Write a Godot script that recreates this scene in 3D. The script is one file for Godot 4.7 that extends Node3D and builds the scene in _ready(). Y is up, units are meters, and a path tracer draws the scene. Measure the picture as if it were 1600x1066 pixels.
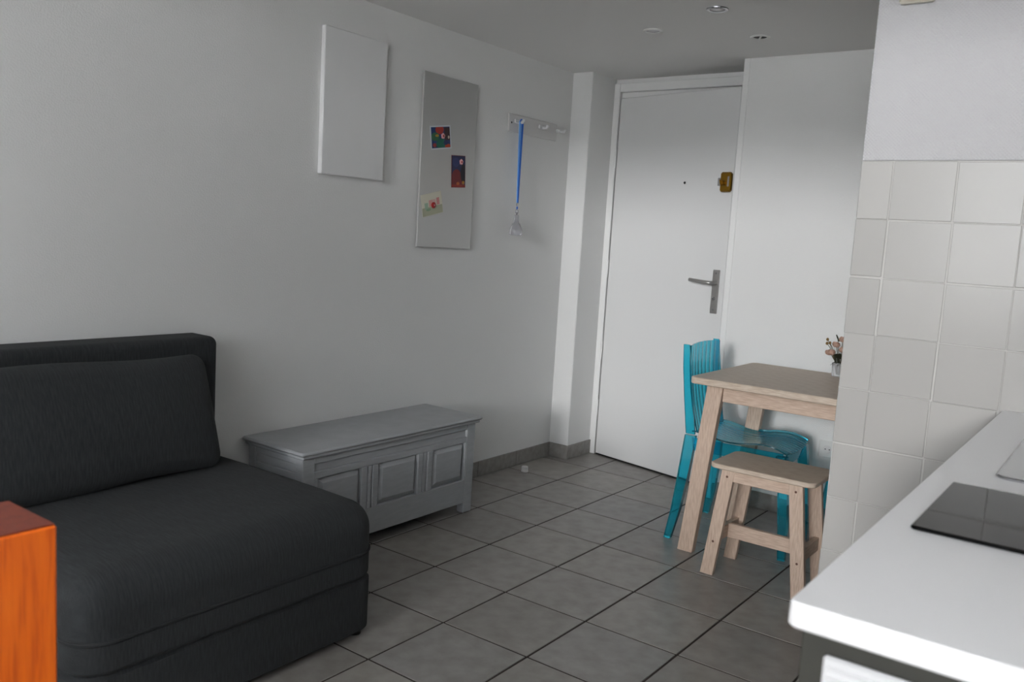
extends Node3D

# ---------------------------------------------------------------- mesh builder
class MB:
	var v := PackedVector3Array()
	var n := PackedVector3Array()
	var uv := PackedVector2Array()

	# a, b, c counter-clockwise seen from outside; stored clockwise for Godot
	func tri(a: Vector3, b: Vector3, c: Vector3) -> void:
		var nn := (b - a).cross(c - a)
		if nn.length_squared() < 1e-16:
			return
		nn = nn.normalized()
		v.append(a); v.append(c); v.append(b)
		for i in 3:
			n.append(nn); uv.append(Vector2.ZERO)

	func quad(a: Vector3, b: Vector3, c: Vector3, d: Vector3) -> void:
		tri(a, b, c); tri(a, c, d)

	# a face of a convex body round the point m: turned outward
	func out_quad(a: Vector3, b: Vector3, c: Vector3, d: Vector3, m: Vector3) -> void:
		if (c - a).cross(d - b).dot((a + b + c + d) / 4.0 - m) >= 0.0:
			quad(a, b, c, d)
		else:
			quad(d, c, b, a)

	func out_tri(a: Vector3, b: Vector3, c: Vector3, m: Vector3) -> void:
		if (b - a).cross(c - a).dot((a + b + c) / 3.0 - m) >= 0.0:
			tri(a, b, c)
		else:
			tri(c, b, a)

	# chamfered box; xf may shear it
	func cbox(size: Vector3, ch: float, xf: Transform3D) -> MB:
		var h := size / 2.0
		var c := minf(ch, minf(h.x, minf(h.y, h.z)) * 0.9)
		var m := xf.origin
		for a in 3:
			var u := (a + 1) % 3
			var w := (a + 2) % 3
			for s in [-1.0, 1.0]:
				var q: Array[Vector3] = []
				for k in [[-1, -1], [1, -1], [1, 1], [-1, 1]]:
					var p := Vector3.ZERO
					p[a] = s * h[a]; p[u] = k[0] * (h[u] - c); p[w] = k[1] * (h[w] - c)
					q.append(xf * p)
				out_quad(q[0], q[1], q[2], q[3], m)
			if c <= 0.0:
				continue
			for su in [-1.0, 1.0]:
				for sw in [-1.0, 1.0]:
					var e: Array[Vector3] = []
					for k in [[0, -1], [0, 1], [1, 1], [1, -1]]:
						var p := Vector3.ZERO
						p[a] = k[1] * (h[a] - c)
						p[u] = su * (h[u] if k[0] == 0 else h[u] - c)
						p[w] = sw * (h[w] - c if k[0] == 0 else h[w])
						e.append(xf * p)
					out_quad(e[0], e[1], e[2], e[3], m)
		if c > 0.0:
			for sx in [-1.0, 1.0]:
				for sy in [-1.0, 1.0]:
					for sz in [-1.0, 1.0]:
						out_tri(xf * Vector3(sx * h.x, sy * (h.y - c), sz * (h.z - c)), xf * Vector3(sx * (h.x - c), sy * h.y, sz * (h.z - c)), xf * Vector3(sx * (h.x - c), sy * (h.y - c), sz * h.z), m)
		return self

	# chamfered box between two corners
	func span(lo: Vector3, hi: Vector3, ch := 0.0) -> MB:
		return cbox((hi - lo).abs(), ch, Transform3D(Basis(), (lo + hi) / 2.0))

	# leaning board: cut level at both ends
	func board(bottom: Vector3, top: Vector3, wx: float, wz: float, ch := 0.002) -> MB:
		return cbox(Vector3(wx, 1.0, wz), ch, Transform3D(Basis(Vector3(1, 0, 0), top - bottom, Vector3(0, 0, 1)), (top + bottom) / 2.0))

	static func rrect(w: float, d: float, r: float, seg := 6) -> PackedVector2Array:
		var p := PackedVector2Array()
		for k in 4:
			var cx := (w / 2.0 - r) * (1.0 if k == 0 or k == 3 else -1.0)
			var cz := (d / 2.0 - r) * (1.0 if k < 2 else -1.0)
			for i in seg + 1:
				var t := (k + float(i) / seg) * PI / 2.0
				p.append(Vector2(cx + r * cos(t), cz + r * sin(t)))
		return p

	# slab with rounded corners in plan (x, z), chamfered top and bottom edges
	func rslab(w: float, d: float, r: float, y0: float, y1: float, ch: float, at := Vector3.ZERO) -> MB:
		var s0 := v.size()
		var rings: Array = []
		for k in [[y0, ch], [y0 + ch, 0.0], [y1 - ch, 0.0], [y1, ch]]:
			var q := rrect(w - 2 * k[1], d - 2 * k[1], maxf(r - k[1], 0.0005))
			var ring := PackedVector3Array()
			for p in q:
				ring.append(at + Vector3(p.x, k[0], p.y))
			rings.append(ring)
		loft(rings, true, true)
		smooth(s0, 40.0)
		return self

	# rings of equal length
	func loft(rings: Array, closed := true, caps := true) -> MB:
		var m := Vector3.ZERO
		var k: int = rings[0].size()
		for r in rings.size() - 1:
			var a: PackedVector3Array = rings[r]
			var b: PackedVector3Array = rings[r + 1]
			var ca := Vector3.ZERO
			for p in a: ca += p
			for p in b: ca += p
			ca /= 2.0 * k
			for i in (k if closed else k - 1):
				var j := (i + 1) % k
				if closed:
					out_quad(a[i], a[j], b[j], b[i], ca)
				else:
					quad(a[i], a[j], b[j], b[i])
		if caps:
			for e in [0, rings.size() - 1]:
				var a: PackedVector3Array = rings[e]
				var o: PackedVector3Array = rings[1 if e == 0 else e - 1]
				var c := Vector3.ZERO
				var c2 := Vector3.ZERO
				for p in a: c += p / k
				for p in o: c2 += p / k
				for i in k:
					out_tri(c, a[i], a[(i + 1) % k], c2 if c2.distance_to(c) > 1e-5 else c - Vector3(0, 1e-3, 0))
		return self

	func lathe(profile: Array, seg := 24, at := Vector3.ZERO, basis := Basis()) -> MB:
		var s0 := v.size()
		for k in profile.size() - 1:
			var p: Vector2 = profile[k]
			var q: Vector2 = profile[k + 1]
			for i in seg:
				var t0 := TAU * i / seg
				var t1 := TAU * (i + 1) / seg
				var a := at + basis * Vector3(p.x * cos(t0), p.y, p.x * sin(t0))
				var b := at + basis * Vector3(p.x * cos(t1), p.y, p.x * sin(t1))
				var c := at + basis * Vector3(q.x * cos(t1), q.y, q.x * sin(t1))
				var d := at + basis * Vector3(q.x * cos(t0), q.y, q.x * sin(t0))
				tri(a, d, c); tri(a, c, b)
		smooth(s0, 35.0)
		return self

	func tube(path: PackedVector3Array, r: Array, seg := 8) -> MB:
		var s0 := v.size()
		var rings: Array = []
		var side := Vector3.ZERO
		for i in path.size():
			var d := (path[mini(i + 1, path.size() - 1)] - path[maxi(i - 1, 0)]).normalized()
			if side == Vector3.ZERO:
				side = d.cross(Vector3.RIGHT if absf(d.x) < 0.8 else Vector3.UP).normalized()
			side = (side - d * side.dot(d)).normalized()
			var up := d.cross(side)
			var ring := PackedVector3Array()
			var rr: float = r[mini(i, r.size() - 1)]
			for k in seg:
				ring.append(path[i] + (side * cos(TAU * k / seg) + up * sin(TAU * k / seg)) * rr)
			rings.append(ring)
		loft(rings, true, true)
		smooth(s0, 60.0)
		return self

	# solid sheet: front grid of points, thickness t against the normal
	func shell(P: Array, t: float) -> MB:
		var s0 := v.size()
		var rows := P.size()
		var cols: int = P[0].size()
		var Q: Array = []
		for i in rows:
			var row := PackedVector3Array()
			for j in cols:
				var du: Vector3 = P[mini(i + 1, rows - 1)][j] - P[maxi(i - 1, 0)][j]
				var dv: Vector3 = P[i][mini(j + 1, cols - 1)] - P[i][maxi(j - 1, 0)]
				row.append(P[i][j] - du.cross(dv).normalized() * t)
			Q.append(row)
		for i in rows - 1:
			for j in cols - 1:
				quad(P[i][j], P[i + 1][j], P[i + 1][j + 1], P[i][j + 1])
				quad(Q[i][j + 1], Q[i + 1][j + 1], Q[i + 1][j], Q[i][j])
		for i in rows - 1:
			quad(P[i + 1][0], P[i][0], Q[i][0], Q[i + 1][0])
			quad(P[i][cols - 1], P[i + 1][cols - 1], Q[i + 1][cols - 1], Q[i][cols - 1])
		for j in cols - 1:
			quad(P[0][j], P[0][j + 1], Q[0][j + 1], Q[0][j])
			quad(P[rows - 1][j + 1], P[rows - 1][j], Q[rows - 1][j], Q[rows - 1][j + 1])
		smooth(s0, 50.0)
		return self

	# rounded soft box; bend moves its points
	func softbox(size: Vector3, r: float, bend := 0, xf := Transform3D(), inner := 14, round_ := 5) -> MB:
		var s0 := v.size()
		var h := size / 2.0
		for a in 3:
			var u := (a + 1) % 3
			var w := (a + 2) % 3
			for s in [-1.0, 1.0]:
				var gu := marks(h[u], r, inner, round_)
				var gw := marks(h[w], r, inner, round_)
				var G: Array = []
				for x in gu:
					var row := PackedVector3Array()
					for y in gw:
						var p := Vector3.ZERO
						p[a] = s * h[a]; p[u] = x; p[w] = y
						var lim := h - Vector3(r, r, r)
						var q := p.clamp(-lim, lim)
						var d := p - q
						p = q + d.normalized() * r
						if bend == 1:
							p = seat_crown(p)
						elif bend == 2:
							p = cushion_puff(p)
						row.append(xf * p)
					G.append(row)
				for i in G.size() - 1:
					for j in G[0].size() - 1:
						if s > 0:
							quad(G[i][j], G[i + 1][j], G[i + 1][j + 1], G[i][j + 1])
						else:
							quad(G[i][j], G[i][j + 1], G[i + 1][j + 1], G[i + 1][j])
		smooth(s0, 180.0)
		return self

	static func seat_crown(p: Vector3) -> Vector3:
		if p.y > 0.0:
			p.y += 0.016 * (1.0 - pow(absf(p.z) / 0.4625, 4.0)) * (1.0 - pow(absf(p.x) / 0.44, 4.0))
		return p

	static func cushion_puff(p: Vector3) -> Vector3:
		var e := (1.0 - pow(absf(p.y) / 0.20, 2.0)) * (1.0 - pow(absf(p.z) / 0.385, 4.0))
		p.x *= 0.62 + 0.62 * maxf(e, 0.0)
		p.z *= 1.0 - 0.045 * (p.y + 0.19) / 0.38
		p.y += 0.006 * sin(p.z * 9.0) * signf(p.y)
		return p

	static func marks(h: float, r: float, inner: int, round_: int) -> PackedFloat32Array:
		var o := PackedFloat32Array()
		for i in round_:
			o.append(-h + r * (1.0 - tan((1.0 - float(i) / round_) * PI / 4.0)))
		for i in inner + 1:
			o.append(-(h - r) + 2.0 * (h - r) * i / inner)
		for i in round_:
			o.append(h - r + r * tan(float(i + 1) / round_ * PI / 4.0))
		return o

	# shared normals where faces meet at less than the crease angle
	func smooth(start: int, crease: float) -> void:
		var at := {}
		var lim := cos(deg_to_rad(crease)) - 1e-4
		for i in range(start, v.size()):
			var key := Vector3i((v[i] * 50000.0).round())
			if not at.has(key):
				at[key] = PackedInt32Array()
			at[key].append(i)
		var flat := n.duplicate()
		for key in at:
			var ids: PackedInt32Array = at[key]
			for i in ids:
				var sum := Vector3.ZERO
				for j in ids:
					if flat[i].dot(flat[j]) >= lim:
						sum += flat[j]
				if sum.length_squared() > 1e-10:
					n[i] = sum.normalized()

	# flat print: a quad with texture coordinates
	func print_quad(a: Vector3, b: Vector3, c: Vector3, d: Vector3) -> MB:
		var s0 := v.size()
		quad(a, b, c, d)
		var t := [Vector2(0, 1), Vector2(1, 1), Vector2(1, 0), Vector2(0, 0)]
		var k := [0, 2, 1, 0, 3, 2]
		for i in 6:
			uv[s0 + i] = t[k[i]]
		return self

	func mesh() -> ArrayMesh:
		var arr := []
		arr.resize(Mesh.ARRAY_MAX)
		arr[Mesh.ARRAY_VERTEX] = v
		arr[Mesh.ARRAY_NORMAL] = n
		arr[Mesh.ARRAY_TEX_UV] = uv
		var m := ArrayMesh.new()
		m.add_surface_from_arrays(Mesh.PRIMITIVE_TRIANGLES, arr)
		return m

# ---------------------------------------------------------------- helpers
var used := {}
var M := {}
var rng := RandomNumberGenerator.new()

func numbered(called: String) -> String:
	if not used.has(called):
		used[called] = 0
		return called
	used[called] += 1
	return "%s_%03d" % [called, used[called]]

func tag(o: Node3D, label := "", category := "", group := "", kind := "") -> Node3D:
	if label: o.set_meta("label", label)
	if category: o.set_meta("category", category)
	if group: o.set_meta("group", group)
	if kind: o.set_meta("kind", kind)
	return o

func put(called: String, b: MB, m: Material, parent: Node = null) -> MeshInstance3D:
	return put_mesh(called, b.mesh(), m, parent)

func put_mesh(called: String, mesh: Mesh, m: Material, parent: Node = null) -> MeshInstance3D:
	var o := MeshInstance3D.new()
	o.mesh = mesh
	o.material_override = m
	o.cast_shadow = GeometryInstance3D.SHADOW_CASTING_SETTING_ON
	if parent == null:
		o.name = numbered(called)
		add_child(o, true)
	else:
		o.name = called
		parent.add_child(o, true)
	return o

func thing(called: String, label: String, category: String, at := Vector3.ZERO, turn := 0.0, group := "") -> Node3D:
	var o := Node3D.new()
	o.name = numbered(called)
	add_child(o, true)
	o.position = at
	o.rotation.y = turn
	tag(o, label, category, group)
	return o

func struct(called: String, b: MB, m: Material, label: String, category: String) -> MeshInstance3D:
	var o := put(called, b, m)
	tag(o, label, category, "", "structure")
	return o

func mb() -> MB:
	return MB.new()

func V(x: float, y: float, z: float) -> Vector3:
	return Vector3(x, y, z)

# ---------------------------------------------------------------- materials
func noise_tex(freq: float, oct: int, lo: Color, hi: Color, size := 512, sd := 1, type := FastNoiseLite.TYPE_SIMPLEX_SMOOTH, mid: Variant = null) -> NoiseTexture2D:
	var f := FastNoiseLite.new()
	f.noise_type = type
	f.frequency = freq
	f.fractal_octaves = oct
	f.seed = sd
	var t := NoiseTexture2D.new()
	t.width = size; t.height = size
	t.seamless = true
	t.noise = f
	var g := Gradient.new()
	g.set_color(0, lo); g.set_color(1, hi)
	if mid != null:
		g.add_point(0.5, mid)
	t.color_ramp = g
	return t

func grey_noise(freq: float, oct: int, size := 512, sd := 1) -> NoiseTexture2D:
	return noise_tex(freq, oct, Color.BLACK, Color.WHITE, size, sd)

func mat(c: Color, rough: float, tex: Texture2D = null, scale := Vector3.ONE, world := false, bump: Texture2D = null, bump_cm := 0.0) -> StandardMaterial3D:
	var m := StandardMaterial3D.new()
	m.albedo_color = c
	m.roughness = rough
	if tex:
		m.albedo_texture = tex
	if bump:
		m.heightmap_enabled = true
		m.heightmap_texture = bump
		m.heightmap_scale = bump_cm
	if tex or bump:
		m.uv1_triplanar = true
		m.uv1_world_triplanar = world
		m.uv1_scale = scale
		m.uv1_triplanar_sharpness = 8.0
	return m

func wood(tex: Texture2D, c: Color, grain: String) -> StandardMaterial3D:
	var s := {"x": V(1.5, 14, 14), "y": V(14, 1.5, 14), "z": V(14, 14, 1.5)}
	return mat(c, 0.5, tex, s[grain])

func tinted(c: Color, rough: float) -> StandardMaterial3D:
	var m := StandardMaterial3D.new()
	m.transparency = BaseMaterial3D.TRANSPARENCY_ALPHA
	m.albedo_color = Color(c.r, c.g, c.b, c.a)
	m.roughness = rough
	m.refraction_enabled = true
	m.refraction_scale = 0.045
	return m

func make_materials() -> void:
	var wall_bump := grey_noise(0.05, 3, 512, 3)
	M.wall = mat(Color(0.90, 0.90, 0.895), 0.75, null, Vector3.ONE * 5.0, true, wall_bump, 0.06)
	M.white = mat(Color(0.90, 0.90, 0.895), 0.7)
	M.ceiling = mat(Color(0.93, 0.927, 0.92), 0.9)
	# glass-fibre cloth under the paint: a small woven lozenge
	var im := Image.create(128, 128, false, Image.FORMAT_RGB8)
	for y in 128:
		for x in 128:
			var a := sin((x + y) * TAU / 16.0) * 0.5 + 0.5
			var b := sin((x - y) * TAU / 16.0) * 0.5 + 0.5
			var k := pow(maxf(a, b), 2.0)
			im.set_pixel(x, y, Color(k, k, k))
	M.fibre = mat(Color(0.735, 0.732, 0.737), 0.6, null, V(14, 14, 14), true, ImageTexture.create_from_image(im), 0.07)
	M.door = mat(Color(0.87, 0.87, 0.868), 0.55)
	M.trim = mat(Color(0.92, 0.92, 0.915), 0.45)
	M.walltile = mat(Color(0.69, 0.682, 0.668), 0.22)
	M.walltile2 = mat(Color(0.702, 0.694, 0.68), 0.25)
	M.wallgrout = mat(Color(0.755, 0.75, 0.735), 0.7)
	M.worktop = mat(Color(0.915, 0.912, 0.915), 0.3, null, Vector3.ONE * 9.0, true, grey_noise(0.12, 2, 512, 5), 0.03)
	M.gable = mat(Color(0.20, 0.20, 0.175), 0.6)
	M.ribfront = mat(Color(0.82, 0.82, 0.825), 0.45)
	M.glassblack = mat(Color(0.012, 0.012, 0.013), 0.04)
	M.glassblack.metallic_specular = 0.28
	M.zoneprint = mat(Color(0.25, 0.25, 0.26), 0.3)
	M.steel = mat(Color(0.72, 0.72, 0.73), 0.22)
	M.steel.metallic = 1.0
	M.brushed = mat(Color(0.66, 0.65, 0.64), 0.38)
	M.brushed.metallic = 0.7
	M.brass = mat(Color(0.62, 0.47, 0.16), 0.3)
	M.brass.metallic = 0.9
	M.dark = mat(Color(0.06, 0.06, 0.06), 0.5)
	M.plastic = mat(Color(0.88, 0.88, 0.87), 0.35)
	M.beige = mat(Color(0.80, 0.78, 0.73), 0.4)
	# floor tiles: mottled stone, four tones
	var stone := noise_tex(0.012, 5, Color(0.86, 0.845, 0.825), Color(1.0, 0.99, 0.985), 1024, 11, FastNoiseLite.TYPE_SIMPLEX_SMOOTH, Color(0.935, 0.925, 0.915))
	var stone_b := grey_noise(0.03, 4, 512, 12)
	var tones := [Color(0.615, 0.606, 0.593), Color(0.598, 0.588, 0.575), Color(0.628, 0.618, 0.60), Color(0.603, 0.597, 0.59)]
	for k in 4:
		var m := mat(tones[k], 0.36, stone, Vector3.ONE * 0.9, true, stone_b, 0.03)
		m.uv1_offset = Vector3(0.37, 0.11, 0.53) * k
		M["stone%d" % k] = m
	M.skirt = mat(Color(0.60, 0.595, 0.585), 0.45, stone, Vector3.ONE * 1.6, true)
	M.grout = mat(Color(0.24, 0.20, 0.18), 0.95, noise_tex(0.02, 3, Color(0.75, 0.75, 0.75), Color(1, 1, 1), 256, 14), Vector3.ONE * 2.0, true)
	# woven charcoal cloth
	var weave := noise_tex(0.022, 4, Color(0.68, 0.68, 0.68), Color(1, 1, 1), 512, 21)
	M.cloth = mat(Color(0.185, 0.198, 0.208), 0.95, weave, V(1.2, 1.6, 12), false, grey_noise(0.35, 2, 512, 22), 0.12)
	M.cloth.rim_enabled = true
	M.cloth.rim = 0.12
	M.piping = mat(Color(0.15, 0.158, 0.165), 0.95)
	M.chest = mat(Color(0.66, 0.67, 0.68), 0.45, noise_tex(0.02, 3, Color(0.95, 0.95, 0.95), Color(1, 1, 1), 256, 23), V(2, 10, 2))
	# whitewashed birch
	var grain := noise_tex(0.02, 4, Color(0.86, 0.82, 0.79), Color(1, 1, 1), 512, 31)
	for g in ["x", "y", "z"]:
		M["wood_" + g] = wood(grain, Color(0.86, 0.775, 0.705), g)
	M.woodtop = wood(grain, Color(0.86, 0.805, 0.74), "x")
	M.screw = mat(Color(0.38, 0.24, 0.19), 0.5)
	# orange pine, grain upright
	var pine := noise_tex(0.013, 4, Color(0.84, 0.70, 0.5), Color(1, 1, 1), 512, 41, FastNoiseLite.TYPE_SIMPLEX_SMOOTH, Color(0.96, 0.91, 0.85))
	M.pine = mat(Color(0.98, 0.47, 0.05), 0.4, pine, V(9, 0.8, 9))
	M.pine_end = mat(Color(0.47, 0.17, 0.05), 0.45, pine, V(7, 7, 7))
	M.knot = mat(Color(0.42, 0.13, 0.03), 0.45)
	M.turquoise = tinted(Color(0.24, 0.825, 0.925, 0.10), 0.04)
	M.blue = mat(Color(0.48, 0.72, 0.98), 0.6)
	M.blue_dark = mat(Color(0.14, 0.42, 0.80), 0.6)
	M.frost = tinted(Color(0.86, 0.86, 0.88, 0.12), 0.22)
	M.acrylic = mat(Color(0.85, 0.845, 0.84), 0.3)
	M.hook = mat(Color(0.88, 0.88, 0.88), 0.3)
	M.canvas = mat(Color(0.915, 0.915, 0.915), 0.85, null, Vector3.ONE * 30.0, false, grey_noise(0.3, 2, 256, 51), 0.03)
	M.vase = tinted(Color(0.97, 0.975, 0.98, 0.25), 0.06)
	M.rose = mat(Color(0.80, 0.67, 0.63), 0.8, noise_tex(0.05, 3, Color(0.75, 0.7, 0.6), Color(1, 1, 1), 128, 52), Vector3.ONE * 20.0)
	M.stem = mat(Color(0.30, 0.27, 0.16), 0.8)
	M.leaf = mat(Color(0.16, 0.17, 0.10), 0.8)
	M.bud = mat(Color(0.50, 0.40, 0.24), 0.8)
	M.red = mat(Color(0.60, 0.08, 0.09), 0.4)
	M.pink = mat(Color(0.85, 0.62, 0.63), 0.4)
	M.pane = StandardMaterial3D.new()
	M.pane.transparency = BaseMaterial3D.TRANSPARENCY_ALPHA
	M.pane.albedo_color = Color(1, 1, 1, 0.04)
	M.pane.roughness = 0.0
	M.board = mat(Color(0.74, 0.74, 0.735), 0.3)
	M.board.metallic = 0.45
	M.print_grey = mat(Color(0.665, 0.668, 0.685), 0.25)
	M.cardwhite = mat(Color(0.82, 0.84, 0.86), 0.5)
	M.cardred = mat(Color(0.45, 0.12, 0.10), 0.5)
	M.cardcream = mat(Color(0.84, 0.83, 0.76), 0.5)
	M.lampglass = mat(Color(0.85, 0.85, 0.86), 0.12)
	M.concrete = mat(Color(0.55, 0.54, 0.52), 0.9)

# ---------------------------------------------------------------- the place
const H := 2.163          # ceiling
const XL := -2.703        # left wall
const XR := 0.38          # right wall
const HT := 4.0           # roof over the tall half of the room
const ZS := -0.55          # edge of the low ceiling
const XW := 2.6           # far right wall of the wide half, behind the viewer
const ZW := 0.35          # where the room widens
const ZB := 3.0           # wall with the window, behind the camera
const ZK := -2.42         # kitchen wall
const ZP := -4.07         # partition face
const ZE := -4.36         # wall with the entrance door
const T := 1.0 / 3.0      # floor tile pitch
const GX := -2.37615      # a joint line of the floor
const GZ := -3.04752

func _ready() -> void:
	rng.seed = 7
	view()
	make_materials()
	shell_of_room()
	floor_tiles()
	skirting()
	kitchen_wall()
	door()
	window()
	roof_window()
	sofa()
	chest()
	table()
	stool()
	chairs()
	kitchen()
	post()
	wall_things()
	ceiling_things()
	flowers()
	small_things()

func view() -> void:
	var yaw := -0.63315
	var pitch := -0.1212
	var roll := 0.06056
	var f := Vector3(sin(yaw) * cos(pitch), sin(pitch), -cos(yaw) * cos(pitch))
	var r := Vector3(cos(yaw), 0, sin(yaw))
	var u := r.cross(f)
	var cam := Camera3D.new()
	cam.name = "camera"
	cam.transform = Transform3D(Basis(r * cos(roll) + u * sin(roll), u * cos(roll) - r * sin(roll), -f), Vector3(0, 1.25307, 0))
	cam.fov = rad_to_deg(2.0 * atan(533.0 / 1348.9))
	cam.near = 0.05
	var lens := CameraAttributesPhysical.new()
	lens.frustum_focal_length = 12.0 * 1348.9 / 533.0
	lens.frustum_focus_distance = 3.4
	lens.exposure_aperture = 6.3
	cam.attributes = lens
	cam.current = true
	add_child(cam)
	var sky := ProceduralSkyMaterial.new()
	sky.sky_top_color = Color(0.965, 0.98, 1.0)
	sky.sky_horizon_color = Color(0.685, 0.695, 0.71)
	sky.sky_curve = 0.25
	sky.ground_bottom_color = Color(0.605, 0.61, 0.615)
	sky.ground_horizon_color = Color(0.685, 0.69, 0.695)
	sky.ground_curve = 0.05
	sky.sky_energy_multiplier = 1.0
	sky.ground_energy_multiplier = 1.7
	var e := Environment.new()
	e.background_mode = Environment.BG_SKY
	e.sky = Sky.new()
	e.sky.sky_material = sky
	e.tonemap_mode = Environment.TONE_MAPPER_LINEAR
	e.tonemap_exposure = 9.6
	e.sdfgi_enabled = true
	e.ssao_enabled = true
	e.ssil_enabled = true
	var we := WorldEnvironment.new()
	we.name = "world"
	we.environment = e
	add_child(we)
	# low sun behind thin cloud: a wide soft disc, straight in through the window
	var sun := DirectionalLight3D.new()
	sun.name = "veiled_sun"
	sun.light_color = Color(1.0, 1.0, 1.0)
	sun.light_energy = SUN
	sun.light_angular_distance = 8.0
	sun.shadow_enabled = true
	sun.sky_mode = DirectionalLight3D.SKY_MODE_LIGHT_ONLY
	var az := deg_to_rad(10.5)
	var el := deg_to_rad(8.7)
	sun.transform = Transform3D(Basis.looking_at(-Vector3(sin(az) * cos(el), sin(el), cos(az) * cos(el)), Vector3.UP), Vector3(0, 6, 8))
	add_child(sun)

func shell_of_room() -> void:
	var b := mb()
	struct("wall_left", mb().span(V(XL - 0.15, -0.1, ZE - 1.2), V(XL, HT + 0.1, ZB + 0.2)), M.wall, "long plain white wall behind the sofa and the grey chest", "wall")
	struct("wall_right", mb().span(V(XR, -0.1, ZE - 1.2), V(XR + 0.15, HT + 0.1, ZW)), M.white, "white wall along the kitchen counter", "wall")
	struct("wall_side", mb().span(V(XR + 0.1, -0.1, ZW - 0.15), V(XW + 0.15, HT + 0.1, ZW)), M.white, "white wall where the room widens behind the viewer", "wall")
	struct("wall_far_right", mb().span(V(XW, -0.1, ZW - 0.1), V(XW + 0.15, HT + 0.1, ZB + 0.2)), M.white, "white wall far right behind the viewer", "wall")
	struct("ceiling", mb().span(V(XL - 0.15, H, ZE - 1.2), V(XR + 0.15, H + 0.2, ZS)), M.ceiling, "plain off-white ceiling with recessed spotlights", "ceiling")
	b = mb()
	b.span(V(XL - 0.15, HT, ZS - 0.2), V(SX0, HT + 0.15, ZB + 0.2))
	b.span(V(SX1, HT, ZS - 0.2), V(XW + 0.15, HT + 0.15, ZB + 0.2))
	b.span(V(SX0, HT, ZS - 0.2), V(SX1, HT + 0.15, SZ0))
	b.span(V(SX0, HT, SZ1), V(SX1, HT + 0.15, ZB + 0.2))
	struct("ceiling_upper", b, M.ceiling, "high ceiling over the tall half of the room, above the viewer", "ceiling")
	struct("wall_upper", mb().span(V(XL - 0.1, H + 0.1, ZS - 0.15), V(XR + 0.1, HT + 0.1, ZS - 0.01)), M.white, "white wall above the edge of the low ceiling", "wall")
	# column in the corner by the door
	struct("wall_corner", mb().span(V(XL - 0.02, -0.02, ZE - 0.1), V(-2.578, H + 0.01, -4.108), 0.004), M.wall, "white boxed column in the corner left of the entrance door", "column")
	# wall round the door opening
	b = mb()
	b.span(V(-2.60, -0.02, ZE - 0.15), V(-2.57, H + 0.01, ZE))
	b.span(V(-2.58, 2.13, ZE - 0.15), V(-1.66, H + 0.01, ZE))
	b.span(V(-1.69, -0.02, ZE - 0.15), V(XR + 0.01, H + 0.01, ZE))
	struct("wall_end", b, M.wall, "white wall round the entrance door opening", "wall")
	# closet front right of the door, behind the table
	b = mb()
	b.span(V(-1.70, -0.02, ZP - 0.08), V(XR + 0.01, H + 0.01, ZP), 0.003)
	b.span(V(-1.70, -0.02, ZE - 0.01), V(-1.62, H + 0.01, ZP - 0.05))
	struct("wall_partition", b, M.wall, "white partition wall right of the door, behind the dining table", "wall")
	struct("trim_1", mb().span(V(-1.703, 0.0, ZP - 0.03), V(-1.672, H, ZP + 0.005), 0.003), M.trim, "narrow white corner strip at the partition's edge beside the door", "trim")
	# the landing behind the ajar door, closed and dark
	b = mb()
	b.span(V(-2.9, -0.1, ZE - 1.2), V(-1.3, H + 0.1, ZE - 1.1))
	b.span(V(-1.4, -0.1, ZE - 1.15), V(-1.3, H + 0.1, ZE - 0.1))
	struct("wall_landing", b, M.wall, "wall of the landing behind the entrance door", "wall")
	# wall with the window
	b = mb()
	b.span(V(XL - 0.1, -0.1, ZB), V(WX0, HT + 0.1, ZB + 0.2))
	b.span(V(WX1, -0.1, ZB), V(XW + 0.1, HT + 0.1, ZB + 0.2))
	b.span(V(WX0, WY1, ZB), V(WX1, HT + 0.1, ZB + 0.2))
	b.span(V(WX0, -0.1, ZB), V(WX1, WY0, ZB + 0.2))
	struct("wall_back", b, M.white, "white wall with the window, behind the viewer", "wall")

const SX0 := -0.42        # roof window over the viewer
const SX1 := 0.35
const SZ0 := -0.4
const SZ1 := 1.15
const SUN := 0.054
const WX0 := -1.6
const WX1 := 1.5
const WY0 := 0.9
const WY1 := 3.2

func window() -> void:
	var w := Node3D.new()
	w.name = "window_1"
	add_child(w)
	tag(w, "white two-leaf glazed window behind the viewer", "window", "", "structure")
	var z := ZB + 0.1
	var f := mb()
	for x in [WX0 + 0.02, WX1 - 0.02]:
		f.span(V(x - 0.02, WY0, z - 0.03), V(x + 0.02, WY1, z + 0.03), 0.004)
	for y in [WY0 + 0.02, WY1 - 0.02]:
		f.span(V(WX0 + 0.02, y - 0.02, z - 0.03), V(WX1 - 0.02, y + 0.02, z + 0.03), 0.004)
	put("window_frame", f, M.trim, w)
	var mid := (WX0 + WX1) / 2.0
	for k in 2:
		var x0: float = WX0 + 0.04 if k == 0 else mid + 0.001
		var x1: float = mid - 0.001 if k == 0 else WX1 - 0.04
		var s := mb()
		for x in [x0 + 0.03, x1 - 0.03]:
			s.span(V(x - 0.03, WY0 + 0.04, z - 0.025), V(x + 0.03, WY1 - 0.04, z + 0.025), 0.004)
		for y in [WY0 + 0.08, WY1 - 0.08]:
			s.span(V(x0 + 0.06, y - 0.04, z - 0.025), V(x1 - 0.06, y + 0.04, z + 0.025), 0.004)
		var sash := put("sash", s, M.trim, w)
		put("pane", mb().span(V(x0 + 0.06, WY0 + 0.12, z - 0.003), V(x1 - 0.06, WY1 - 0.12, z + 0.003)), M.pane, sash)

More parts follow.
